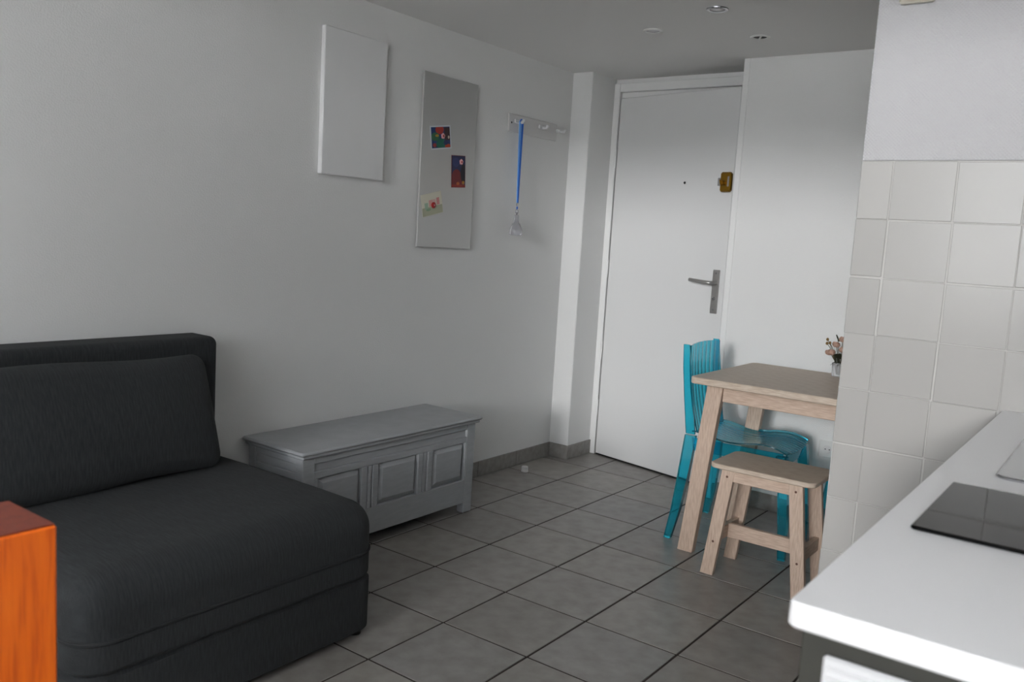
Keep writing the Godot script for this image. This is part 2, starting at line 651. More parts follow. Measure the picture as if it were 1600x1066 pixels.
func roof_window() -> void:
	var w := Node3D.new()
	w.name = "window_2"
	add_child(w)
	tag(w, "white framed roof window in the high ceiling above the viewer", "window", "", "structure")
	var f := mb()
	for x in [SX0 + 0.03, SX1 - 0.03]:
		f.span(V(x - 0.03, HT, SZ0), V(x + 0.03, HT + 0.16, SZ1), 0.004)
	for z in [SZ0 + 0.03, SZ1 - 0.03]:
		f.span(V(SX0 + 0.06, HT, z - 0.03), V(SX1 - 0.06, HT + 0.16, z + 0.03), 0.004)
	var fr := put("window_frame", f, M.trim, w)
	put("pane", mb().span(V(SX0 + 0.06, HT + 0.10, SZ0 + 0.06), V(SX1 - 0.06, HT + 0.106, SZ1 - 0.06)), M.pane, fr)

func floor_tiles() -> void:
	var base := struct("floor", mb().span(V(XL - 0.1, -0.12, ZE - 1.2), V(XW + 0.1, -0.0025, ZB + 0.2)), M.grout, "floor of square grey stoneware tiles with dark joints", "floor")
	var cache := {}
	var j := 0.0038
	var far := mb()
	var x0 := GX - 2 * T
	while x0 < XW:
		var z0 := GZ - 5 * T
		while z0 < ZB:
			var a := Vector2(maxf(x0 + j, XL + 0.001), maxf(z0 + j, ZE - 0.10))
			var c := Vector2(minf(x0 + T - j, XR if z0 < ZW else XW), minf(z0 + T - j, ZB))
			var s := c - a
			if s.x > 0.01 and s.y > 0.01:
				if z0 > 0.2:
					far.span(V(a.x, -0.008, a.y), V(c.x, 0, c.y), 0.0012)
				else:
					var key := "%.3f_%.3f" % [s.x, s.y]
					if not cache.has(key):
						cache[key] = mb().cbox(V(s.x, 0.008, s.y), 0.0012, Transform3D()).mesh()
					var o := put_mesh("tile", cache[key], M["stone%d" % rng.randi_range(0, 3)], base)
					o.position = V((a.x + c.x) / 2, -0.004 + rng.randf_range(-0.0003, 0.0), (a.y + c.y) / 2)
			z0 += T
		x0 += T
	var rest := put("tile_field", far, M.stone0, base)
	rest.set_meta("kind", "stuff")

func skirt_run(base: Node, from: Vector2, to: Vector2, off: float) -> void:
	# tile pieces along a line, standing off the wall on the left hand of the walk
	var d := (to - from)
	var len := d.length()
	d = d / len
	var nn := Vector2(d.y, -d.x)
	var at := -off
	while at < len - 0.005:
		var s := maxf(at, 0.0)
		var e := minf(at + T, len)
		if e - s > 0.01:
			var mid := from + d * (s + e) / 2.0 + nn * 0.0045
			put("tile", mb().cbox(V(e - s - 0.002, 0.08, 0.009), 0.0015, Transform3D(Basis(V(d.x, 0, d.y), Vector3.UP, V(nn.x, 0, nn.y)), V(mid.x, 0.0405, mid.y))), M.skirt, base)
		at += T

func skirting() -> void:
	var o := Node3D.new()
	o.name = "baseboard_left"; add_child(o)
	tag(o, "grey tiled skirting along the left wall and round the corner column", "baseboard", "", "structure")
	skirt_run(o, Vector2(XL, -4.108), Vector2(XL, 1.9), 0.0)
	skirt_run(o, Vector2(-2.569, -4.108), Vector2(XL, -4.108), 0.0)
	skirt_run(o, Vector2(-2.578, ZE), Vector2(-2.578, -4.100), 0.08)
	for c in o.get_children():
		c.name = "tile"
	o = Node3D.new()
	o.name = "baseboard_partition"; add_child(o)
	tag(o, "grey tiled skirting at the foot of the partition behind the table", "baseboard", "", "structure")
	skirt_run(o, Vector2(XR, ZP), Vector2(-1.67, ZP), 0.1)

func kitchen_wall() -> void:
	var w := struct("wall_kitchen", mb().span(V(-0.66, -0.02, ZK - 0.075), V(XR + 0.01, H + 0.01, ZK - 0.006), 0.003), M.fibre, "white kitchen wall with square tiles below and woven-textured paint above", "wall")
	put("render_coat", mb().span(V(-0.66, 1.507, ZK - 0.008), V(XR, H, ZK - 0.0005), 0.001), M.fibre, w)
	put("grout", mb().span(V(-0.659, 0.0, ZK - 0.008), V(XR, 1.506, ZK - 0.0022)), M.wallgrout, w)
	var xs := [-0.66, -0.578]
	while xs[-1] < XR - 0.01:
		xs.append(minf(xs[-1] + 0.153, XR))
	var k := 0
	for i in xs.size() - 1:
		var y1 := 1.506
		while y1 > 0.01:
			var y0 := maxf(y1 - 0.153, 0.0)
			var t := put("tile", mb().cbox(V(xs[i + 1] - xs[i] - 0.0025, y1 - y0 - 0.0025, 0.008), 0.0016, Transform3D(Basis(), V((xs[i] + xs[i + 1]) / 2, (y0 + y1) / 2, ZK - 0.004))), M.walltile if (k * 7) % 3 else M.walltile2, w)
			t.rotation = Vector3(rng.randf_range(-0.0008, 0.0008), rng.randf_range(-0.0008, 0.0008), 0)
			if i == 1 and absf(y1 - 1.047) < 0.01:
				put("printed_square", mb().span(V(-0.030, -0.034, 0.0038), V(0.050, 0.046, 0.00425)), M.print_grey, t)
			k += 1
			y1 -= 0.153

func door() -> void:
	var d := Node3D.new()
	d.name = "door_1"
	add_child(d)
	tag(d, "plain white flush entrance door, slightly ajar, with steel lever and brass lock", "door", "", "structure")
	var f := mb()
	f.span(V(-2.579, 0.0, ZE - 0.10), V(-2.540, 2.14, ZE + 0.012), 0.003)
	f.span(V(-2.540, 2.092, ZE - 0.10), V(-1.66, 2.14, ZE + 0.012), 0.003)
	f.span(V(-2.540, 2.062, ZE - 0.10), V(-1.70, 2.093, ZE - 0.012), 0.002)
	f.span(V(-1.735, 0.0, ZE - 0.10), V(-1.69, 2.10, ZE + 0.012), 0.003)
	put("door_frame", f, M.trim, d)
	var leaf := put("door_leaf", mb().span(V(0.004, 0.010, -0.042), V(0.80, 2.056, 0.0), 0.0025), M.door, d)
	leaf.position = V(-2.535, 0, ZE + 0.012)
	leaf.rotation.y = -deg_to_rad(12.0)
	put("bottom_seal", mb().span(V(0.006, 0.003, -0.040), V(0.798, 0.0105, -0.002)), M.dark, leaf)
	for y in [0.28, 0.62, 1.10, 1.72]:
		put("hinge", mb().tube(PackedVector3Array([V(-0.003, y - 0.05, 0.004), V(-0.003, y + 0.05, 0.004)]), [0.007], 10), M.trim, leaf)
	# lever on a long plate
	var h := put("handle_plate", mb().cbox(V(0.042, 0.225, 0.007), 0.0025, Transform3D(Basis(), V(0.750, 1.030, 0.0035))), M.brushed, leaf)
	put("lever", mb().tube(PackedVector3Array([V(0.752, 1.075, 0.005), V(0.752, 1.075, 0.045), V(0.742, 1.075, 0.054), V(0.72, 1.076, 0.056), V(0.66, 1.080, 0.055), V(0.618, 1.083, 0.052)]), [0.010, 0.010, 0.010, 0.010, 0.0095, 0.009], 10), M.brushed, leaf)
	put("key_cylinder", mb().lathe([Vector2(0.0, 0.012), Vector2(0.007, 0.012), Vector2(0.008, 0.010), Vector2(0.008, 0.0)], 16, V(0.750, 0.995, 0.004), Basis(Vector3.RIGHT, PI / 2)), M.steel, leaf)
	for y in [0.935, 1.125]:
		put("plate_screw", mb().lathe([Vector2(0.0, 0.003), Vector2(0.004, 0.0025), Vector2(0.005, 0.0)], 12, V(0.750, y, 0.007), Basis(Vector3.RIGHT, PI / 2)), M.steel, leaf)
	# brass rim lock
	var b := mb()
	b.cbox(V(0.062, 0.098, 0.030), 0.008, Transform3D(Basis(), V(0.768, 1.586, 0.015)))
	put("lock_case", b, M.brass, leaf)
	put("lock_knob", mb().lathe([Vector2(0.0, 0.02), Vector2(0.010, 0.02), Vector2(0.013, 0.015), Vector2(0.013, 0.0)], 18, V(0.762, 1.580, 0.030), Basis(Vector3.RIGHT, PI / 2)), M.brass, leaf)
	put("lock_lever", mb().cbox(V(0.006, 0.030, 0.012), 0.002, Transform3D(Basis(Vector3(0, 0, 1), 0.3), V(0.762, 1.580, 0.054))), M.brass, leaf)
	put("lock_plate", mb().cbox(V(0.030, 0.040, 0.006), 0.001, Transform3D(Basis(), V(0.724, 1.588, 0.003))), M.brushed, leaf)
	put("lock_strip", mb().cbox(V(0.010, 0.05, 0.003), 0.001, Transform3D(Basis(), V(0.790, 1.588, 0.031))), M.brushed, leaf)
	put("peephole", mb().lathe([Vector2(0.0, 0.004), Vector2(0.003, 0.004), Vector2(0.0055, 0.003), Vector2(0.007, 0.0)], 16, V(0.497, 1.585, 0.0), Basis(Vector3.RIGHT, PI / 2)), M.dark, leaf)

func sofa() -> void:
	var s := thing("sofa", "charcoal fabric one-seat sofa bed against the left wall", "sofa", V(-2.26, 0, -1.38))
	# local: front +x
	put("base", mb().rslab(0.868, 0.920, 0.060, 0.0225, 0.1965, 0.010, V(0.014, 0, 0)), M.cloth, s)
	var m := put("seat_mattress", mb().softbox(V(0.88, 0.275, 0.925), 0.085, 1, Transform3D(Basis(), V(0.014, 0.2895, 0)), 16, 7), M.cloth, s)
	put("mattress_border", mb().rslab(0.882, 0.927, 0.085, 0.2005, 0.279, 0.008, V(0.014, 0, 0)), M.cloth, s)
	var pip := PackedVector3Array()
	var q := MB.rrect(0.882, 0.927, 0.085, 12)
	for p in q:
		pip.append(V(p.x + 0.014, 0.279, p.y))
	pip.append(pip[0])
	put("piping", mb().tube(pip, [0.0045], 6), M.piping, m)
	put("backrest", mb().softbox(V(0.15, 0.82, 0.86), 0.028, 0, Transform3D(Basis(), V(-0.362, 0.440, 0.035)), 10, 5), M.cloth, s)
	for x in [-0.36, 0.40]:
		for z in [-0.42, 0.42]:
			put("foot", mb().lathe([Vector2(0.0, 0.0), Vector2(0.02, 0.0), Vector2(0.022, 0.024), Vector2(0.0, 0.024)], 14, V(x, 0.0005, z)), M.dark, s)
	# the loose cushion that leans on the back
	var c := thing("back_cushion", "charcoal fabric back cushion leaning on the sofa's backrest", "cushion", V(-2.402, 0.440, -1.30))
	c.rotation.z = deg_to_rad(15.0)
	put("cover", mb().softbox(V(0.15, 0.375, 0.76), 0.05, 2, Transform3D(Basis(), V(0, 0.19, 0)), 16, 6), M.cloth, c)

func raised_panel(b: MB, x: float, y0: float, y1: float, z0: float, z1: float) -> void:
	# field on +x with a sloping border, seen from +x
	var g := 0.024
	var d := 0.016
	var o := [V(x - d, y0, z1), V(x - d, y0, z0), V(x - d, y1, z0), V(x - d, y1, z1)]
	var i := [V(x - 0.001, y0 + g, z1 - g), V(x - 0.001, y0 + g, z0 + g), V(x - 0.001, y1 - g, z0 + g), V(x - 0.001, y1 - g, z1 - g)]
	var m := V(x - 0.05, (y0 + y1) / 2, (z0 + z1) / 2)
	b.out_quad(i[0], i[1], i[2], i[3], m)
	for k in 4:
		b.out_quad(o[k], o[(k + 1) % 4], i[(k + 1) % 4], i[k], m)

func chest() -> void:
	# local: front +x, length along z; origin on the floor at the middle
	var z0 := -2.992
	var z1 := -2.005
	var c := thing("storage_chest", "grey painted wooden chest with three raised panels and overhanging lid", "chest", V(-2.53, 0, (z0 + z1) / 2))
	var L := (z1 - z0) / 2.0
	var xf := 0.160          # front plane
	var xb := -0.150
	var lid := mb()
	lid.rslab(0.355, 1.030, 0.010, 0.424, 0.440, 0.006, V(0.008, 0, 0.0))
	lid.rslab(0.338, 1.012, 0.008, 0.412, 0.425, 0.003, V(0.008, 0, 0.0))
	put("lid", lid, M.chest, c)
	for sx in [xb + 0.02, xf - 0.02]:
		for sz in [-L + 0.029, L - 0.029]:
			put("leg", mb().span(V(sx - 0.02, 0.0, sz - 0.029), V(sx + 0.02, 0.412, sz + 0.029), 0.003), M.chest, c)
	# front frame: rails and stiles, flush with the legs
	for y in [[0.384, 0.412], [0.327, 0.352], [0.048, 0.155]]:
		put("front_rail", mb().span(V(xf - 0.024, y[0], -L + 0.057), V(xf, y[1], L - 0.057), 0.002), M.chest, c)
	# narrow sunk strip below the lid
	put("strip_panel", mb().span(V(xf - 0.024, 0.351, -L + 0.057), V(xf - 0.010, 0.385, L - 0.057), 0.002), M.chest, c)
	var P := [[-2.080, -2.300], [-2.392, -2.620], [-2.712, -2.926]]
	var mid := (z0 + z1) / 2
	for k in 3:
		var a: float = P[k][1] - mid
		var e: float = P[k][0] - mid
		var b := mb()
		raised_panel(b, xf, 0.155, 0.328, a, e)
		b.span(V(xf - 0.024, 0.15, a - 0.01), V(xf - 0.0161, 0.33, e + 0.01))
		put("panel", b, M.chest, c)
		if k < 2:
			var s1: float = P[k][1] - mid
			var s0: float = P[k + 1][0] - mid
			var st := mb()
			st.span(V(xf - 0.024, 0.154, s1 - 0.032), V(xf, 0.328, s1), 0.003)
			st.span(V(xf - 0.024, 0.154, s0), V(xf, 0.328, s0 + 0.032), 0.003)
			st.span(V(xf - 0.024, 0.154, s0 + 0.030), V(xf - 0.010, 0.328, s1 - 0.030), 0.002)
			st.span(V(xf - 0.02, 0.154, (s0 + s1) / 2 - 0.010), V(xf - 0.002, 0.328, (s0 + s1) / 2 + 0.010), 0.003)
			put("stile", st, M.chest, c)
	put("end_stile", mb().span(V(xf - 0.024, 0.154, P[0][0] - mid), V(xf, 0.328, L - 0.057), 0.002), M.chest, c)
	put("end_stile", mb().span(V(xf - 0.024, 0.154, -L + 0.057), V(xf, 0.328, P[2][1] - mid), 0.002), M.chest, c)
	for s in [-1.0, 1.0]:
		var zz: float = s * L
		for y in [[0.385, 0.412, 0.002], [0.352, 0.384, 0.007], [0.318, 0.351, 0.002], [0.048, 0.155, 0.002]]:
			put("side_rail", mb().span(V(xb + 0.038, y[0], zz - s * 0.024), V(xf - 0.038, y[1], zz - s * y[2]), 0.002), M.chest, c)
		var q := mb()
		q.span(V(xb + 0.04, 0.15, zz - s * 0.022), V(xf - 0.04, 0.325, zz - s * 0.012))
		q.cbox(V(0.19, 0.125, 0.006), 0.0029, Transform3D(Basis(), V((xb + xf) / 2, 0.236, zz - s * 0.0095)))
		put("side_panel", q, M.chest, c)
	put("back_board", mb().span(V(xb, 0.048, -L + 0.06), V(xb + 0.018, 0.412, L - 0.06)), M.chest, c)
	put("bottom_board", mb().span(V(xb + 0.01, 0.050, -L + 0.02), V(xf - 0.02, 0.064, L - 0.02)), M.chest, c)

func table() -> void:
	var cx := -0.990
	var cz := -3.513
	var t := thing("dining_table", "whitewashed wooden dining table with splayed legs against the partition", "table", V(cx, 0, cz))
	put("tabletop", mb().rslab(0.90, 0.685, 0.028, 0.713, 0.740, 0.003), M.woodtop, t)
	for sx in [-1.0, 1.0]:
		for sz in [-1.0, 1.0]:
			put("leg", mb().board(V(sx * 0.437, 0.0, sz * 0.258), V(sx * 0.366, 0.713, sz * 0.258), 0.066, 0.034, 0.002), M.wood_y, t)
	for s in [-1.0, 1.0]:
		put("apron", mb().span(V(-0.335, 0.645, s * 0.255 - 0.010), V(0.335, 0.7125, s * 0.255 + 0.010), 0.0015), M.wood_x, t)
		put("apron", mb().span(V(s * 0.370 - 0.010, 0.645, -0.242), V(s * 0.370 + 0.010, 0.7125, 0.242), 0.0015), M.wood_z, t)

func stool() -> void:
	var s := thing("stool", "small whitewashed wooden stool tucked in front of the dining table", "stool", V(-1.078, 0, -3.195))
	put("seat", mb().rslab(0.402, 0.275, 0.034, 0.4235, 0.442, 0.003), M.woodtop, s)
	for sx in [-1.0, 1.0]:
		for sz in [-1.0, 1.0]:
			var leg := put("leg", mb().board(V(sx * 0.178, 0.0, sz * 0.114), V(sx * 0.128, 0.4235, sz * 0.106), 0.051, 0.022, 0.0015), M.wood_y, s)
			for y in [0.395, 0.134]:
				var k: float = y / 0.4235
				put("screw", mb().lathe([Vector2(0.0, 0.0015), Vector2(0.0035, 0.001), Vector2(0.005, 0.0)], 10, V(sx * lerpf(0.178, 0.128, k), y, sz * (lerpf(0.114, 0.106, k) + 0.0108)), Basis(Vector3.RIGHT, sz * PI / 2)), M.screw, leg)
		put("side_rail", mb().span(V(sx * 0.160 - 0.010, 0.128, -0.104), V(sx * 0.160 + 0.010, 0.180, 0.104), 0.0015), M.wood_z, s)
		put("apron", mb().span(V(-0.108, 0.378, sx * 0.106 - 0.0095), V(0.108, 0.4235, sx * 0.106 + 0.0095), 0.0015), M.wood_x, s)
	put("stretcher", mb().span(V(-0.151, 0.126, -0.010), V(0.151, 0.182, 0.010), 0.0015), M.wood_x, s)

func strap(b: MB, path: Array) -> void:
	# path entries: [centre, half width along x, half width along z]
	var rings: Array = []
	for e in path:
		var c: Vector3 = e[0]
		rings.append(PackedVector3Array([c + V(-e[1], 0, -e[2]), c + V(e[1], 0, -e[2]), c + V(e[1], 0, e[2]), c + V(-e[1], 0, e[2])]))
	var s0 := b.v.size()
	b.loft(rings, true, true)
	b.smooth(s0, 30.0)

func make_chair() -> Node3D:
	# local: faces +x
	var t := thing("chair", "transparent turquoise plastic chair at the left end of the dining table", "chair", V(-1.345, 0, -3.59), deg_to_rad(3.5), "transparent turquoise chairs at the dining table")
	# back panel, ribbed
	var P: Array = []
	for i in 15:
		var u := i / 14.0
		var row := PackedVector3Array()
		for j in 49:
			var w := j / 24.0 - 1.0
			var hw := lerpf(0.163, 0.172, u)
			var x := lerpf(-0.176, -0.232, u) - 0.012 * sin(u * PI) + 0.014 * w * w - 0.0016 * sin(w * 24.0 + 1.2 * sin(u * 3.0))
			row.append(V(x, lerpf(0.462, 0.84 - 0.006 * w * w, u), -w * hw))
		P.append(row)
	put("backrest", mb().shell(P, 0.006), M.turquoise, t)
	# seat
	P = []
	for i in 29:
		var u := i / 28.0
		var row := PackedVector3Array()
		for j in 49:
			var w := j / 24.0 - 1.0
			var hw := lerpf(0.172, 0.178, sin(u * PI))
			var y := 0.452 + 0.010 * cos(u * 7.6) - 0.020 * pow(u, 6.0) + 0.010 * pow(absf(w), 3.0) - 0.010 * exp(-pow((u - 0.45) * 3.0, 2.0)) * (1 - w * w) + 0.0009 * sin(w * 34.0)
			row.append(V(lerpf(-0.178, 0.238 - 0.014 * w * w, u), y, -w * hw))
		P.append(row)
	put("seat", mb().shell(P, 0.006), M.turquoise, t)
	# skirt under the seat edge
	for s in [-1.0, 1.0]:
		var b := mb()
		strap(b, [[V(0.02, 0.385, s * 0.168), 0.185, 0.003], [V(0.02, 0.440, s * 0.172), 0.195, 0.003]])
		put("side_skirt", b, M.turquoise, t)
		var fl := mb()
		strap(fl, [[V(-0.184, 0.455, s * 0.174), 0.020, 0.006], [V(-0.204, 0.60, s * 0.176), 0.019, 0.006], [V(-0.222, 0.74, s * 0.178), 0.017, 0.006], [V(-0.232, 0.838, s * 0.180), 0.013, 0.005]])
		put("back_edge", fl, M.turquoise, t)
		var rl := mb()
		strap(rl, [[V(-0.226, 0.0, s * 0.232), 0.014, 0.014], [V(-0.206, 0.12, s * 0.216), 0.018, 0.017], [V(-0.192, 0.26, s * 0.198), 0.022, 0.018], [V(-0.184, 0.40, s * 0.180), 0.024, 0.014], [V(-0.182, 0.450, s * 0.175), 0.024, 0.010]])
		put("leg", rl, M.turquoise, t)
		var ft := mb()
		strap(ft, [[V(0.247, 0.0, s * 0.168), 0.014, 0.014], [V(0.238, 0.15, s * 0.164), 0.018, 0.016], [V(0.222, 0.32, s * 0.158), 0.020, 0.018], [V(0.206, 0.425, s * 0.154), 0.022, 0.018]])
		put("leg", ft, M.turquoise, t)
	var fr := mb()
	strap(fr, [[V(0.216, 0.382, 0), 0.003, 0.135], [V(0.219, 0.430, 0), 0.003, 0.138]])
	put("front_skirt", fr, M.turquoise, t)
	return t

func chairs() -> void:
	var a := make_chair()
	var b: Node3D = a.duplicate()
	b.name = numbered("chair")
	add_child(b, true)
	b.position = V(-0.705, 0, -3.60)
	b.rotation.y = PI
	b.set_meta("label", "transparent turquoise plastic chair mostly hidden behind the kitchen wall, beyond the stool")

func kitchen() -> void:
	# worktop
	var w := thing("kitchen_worktop", "thick white laminate kitchen worktop with rounded near corner", "worktop", V(0.058, 0.872, -1.638))
	put("slab", mb().rslab(0.64, 1.556, 0.012, 0.0, 0.028, 0.003), M.worktop, w)
	# base unit below
	var c := thing("base_cabinet", "kitchen base unit under the worktop, dark end panel and white ribbed front", "cabinet", V(0.07, 0, -1.66))
	put("carcass", mb().span(V(-0.30, 0.10, -0.755), V(0.305, 0.8715, 0.70), 0.002), M.white, c)
	put("plinth", mb().span(V(-0.25, 0.0, -0.75), V(0.30, 0.10, 0.66)), M.gable, c)
	put("end_panel", mb().span(V(-0.321, 0.0, 0.70), V(0.305, 0.8715, 0.773), 0.001), M.gable, c)
	for k in 3:
		var z: float = -0.75 + k * 0.485
		var d := put("door", mb().span(V(-0.318, 0.12, z + 0.002), V(-0.3005, 0.85, z + 0.481), 0.002), M.white, c)
		put("handle", mb().tube(PackedVector3Array([V(-0.318, 0.77, z + 0.15), V(-0.340, 0.77, z + 0.15), V(-0.340, 0.77, z + 0.31), V(-0.318, 0.77, z + 0.31)]), [0.005], 8), M.brushed, d)
	# ribbed front that faces the viewer
	var b := mb()
	b.span(V(-0.296, 0.11, 0.7735), V(0.300, 0.846, 0.782), 0.003)
	var p := put("ribbed_panel", b, M.ribfront, c)
	var ribs := mb()
	var y := 0.125
	while y < 0.842:
		ribs.cbox(V(0.586, 0.0045, 0.004), 0.0015, Transform3D(Basis(), V(0.002, y, 0.782)))
		y += 0.009
	var r := put("ribs", ribs, M.ribfront, p)
	r.set_meta("kind", "stuff")
	# glass hob
	var hb := thing("hob", "black glass two-zone hob set into the white worktop", "hob", V(0.035, 0.900, -1.362))
	put("glass_plate", mb().rslab(0.51, 0.300, 0.006, 0.0004, 0.006, 0.0018), M.glassblack, hb)
	for x in [-0.035, 0.16]:
		put("zone_ring", mb().lathe([Vector2(0.078, 0.0060), Vector2(0.078, 0.0063), Vector2(0.080, 0.0063), Vector2(0.080, 0.0060)], 48, V(x, 0, -0.01)), M.zoneprint, hb)
	# sink with drainer
	var s := thing("sink", "stainless steel sink and drainer set into the worktop behind the hob", "sink", V(0.062, 0.900, -1.835))
	put("rim", mb().rslab(0.475, 0.435, 0.022, 0.0004, 0.006, 0.003), M.steel, s)
	var dr := mb()
	for k in 7:
		var x: float = -0.185 + k * 0.026
		dr.tube(PackedVector3Array([V(x, 0.006, -0.16), V(x, 0.0075, -0.10), V(x, 0.0075, 0.10), V(x, 0.006, 0.16)]), [0.0045], 8)
	put("drainer_ridges", dr, M.steel, s)
	var bowl := mb()
	bowl.lathe([Vector2(0.105, 0.0075), Vector2(0.112, 0.0085), Vector2(0.117, 0.006)], 36, V(0.11, 0, 0))
	put("bowl_rim", bowl, M.steel, s)
	put("bowl_floor", mb().lathe([Vector2(0.105, 0.0072), Vector2(0.0, 0.0068)], 36, V(0.11, 0, 0)), M.brushed, s)
	put("drain", mb().lathe([Vector2(0.0, 0.0105), Vector2(0.02, 0.0105), Vector2(0.026, 0.008), Vector2(0.026, 0.006)], 24, V(0.11, 0, 0)), M.steel, s)

func post() -> void:
	var p := thing("pine_post", "square orange-stained pine post in front of the sofa", "post", V(-1.162, 0, -0.460))
	put("shaft", mb().span(V(-0.067, 0, -0.067), V(0.067, 0.848, 0.067), 0.003), M.pine, p)
	put("end_grain", mb().span(V(-0.065, 0.8475, -0.065), V(0.065, 0.850, 0.065), 0.001), M.pine_end, p)
	put("knot", mb().lathe([Vector2(0.0, 0.001), Vector2(0.008, 0.0008), Vector2(0.013, 0.0)], 18, V(0.0668, 0.62, -0.052), Basis(V(0, 0.4, 0.9).normalized(), V(1, 0, 0), V(0, 0.9, -0.4).normalized())), M.knot, p)

func paint(w: int, h: int, base: Color, shapes: Array) -> StandardMaterial3D:
	# shapes: [kind, x, y, rx, ry, colour]; kind 0 ellipse, 1 box
	var im := Image.create(w, h, false, Image.FORMAT_RGB8)
	im.fill(base)
	for s in shapes:
		for y in range(maxi(0, int((s[2] - s[4]) * h)), mini(h, int((s[2] + s[4]) * h) + 1)):
			for x in range(maxi(0, int((s[1] - s[3]) * w)), mini(w, int((s[1] + s[3]) * w) + 1)):
				var d := Vector2((float(x) / w - s[1]) / s[3], (float(y) / h - s[2]) / s[4])
				if s[0] == 1 or d.length() < 1.0:
					im.set_pixel(x, y, im.get_pixel(x, y).lerp(s[5], 0.85))
	var m := StandardMaterial3D.new()
	m.albedo_texture = ImageTexture.create_from_image(im)
	m.roughness = 0.45
	return m

func card(called: String, label: String, y: float, z: float, h: float, w: float, turn: float, print_: Material, edge: Material, border: float) -> Node3D:
	# hangs on the board face, front +x; u runs towards -z
	var c := thing(called, label, "card", V(XL + 0.0185, y, z), 0.0, "cards on the magnetic board")
	c.rotation.x = turn
	put("sheet", mb().span(V(0, -h / 2, -w / 2), V(0.0008, h / 2, w / 2)), edge, c)
	var a := h / 2 - border
	var e := w / 2 - border
	put("print", mb().print_quad(V(0.0011, -a, e), V(0.0011, -a, -e), V(0.0011, a, -e), V(0.0011, a, e)), print_, c)
	return c

func flower_magnet(label: String, y: float, z: float) -> void:
	var f := thing("flower_magnet", label, "magnet", V(XL + 0.0200, y, z), 0.0, "flower magnets on the magnetic board")
	var p := mb()
	for k in 5:
		var a := TAU * k / 5.0
		p.lathe([Vector2(0.0, 0.004), Vector2(0.005, 0.003), Vector2(0.007, 0.0)], 10, V(0, 0.007 * cos(a), 0.007 * sin(a)), Basis(Vector3(0, 0, 1), -PI / 2))
	put("petals", p, M.pink, f)
	put("centre", mb().lathe([Vector2(0.0, 0.006), Vector2(0.004, 0.005), Vector2(0.006, 0.0)], 12, V(0, 0, 0), Basis(Vector3(0, 0, 1), -PI / 2)), M.red, f)

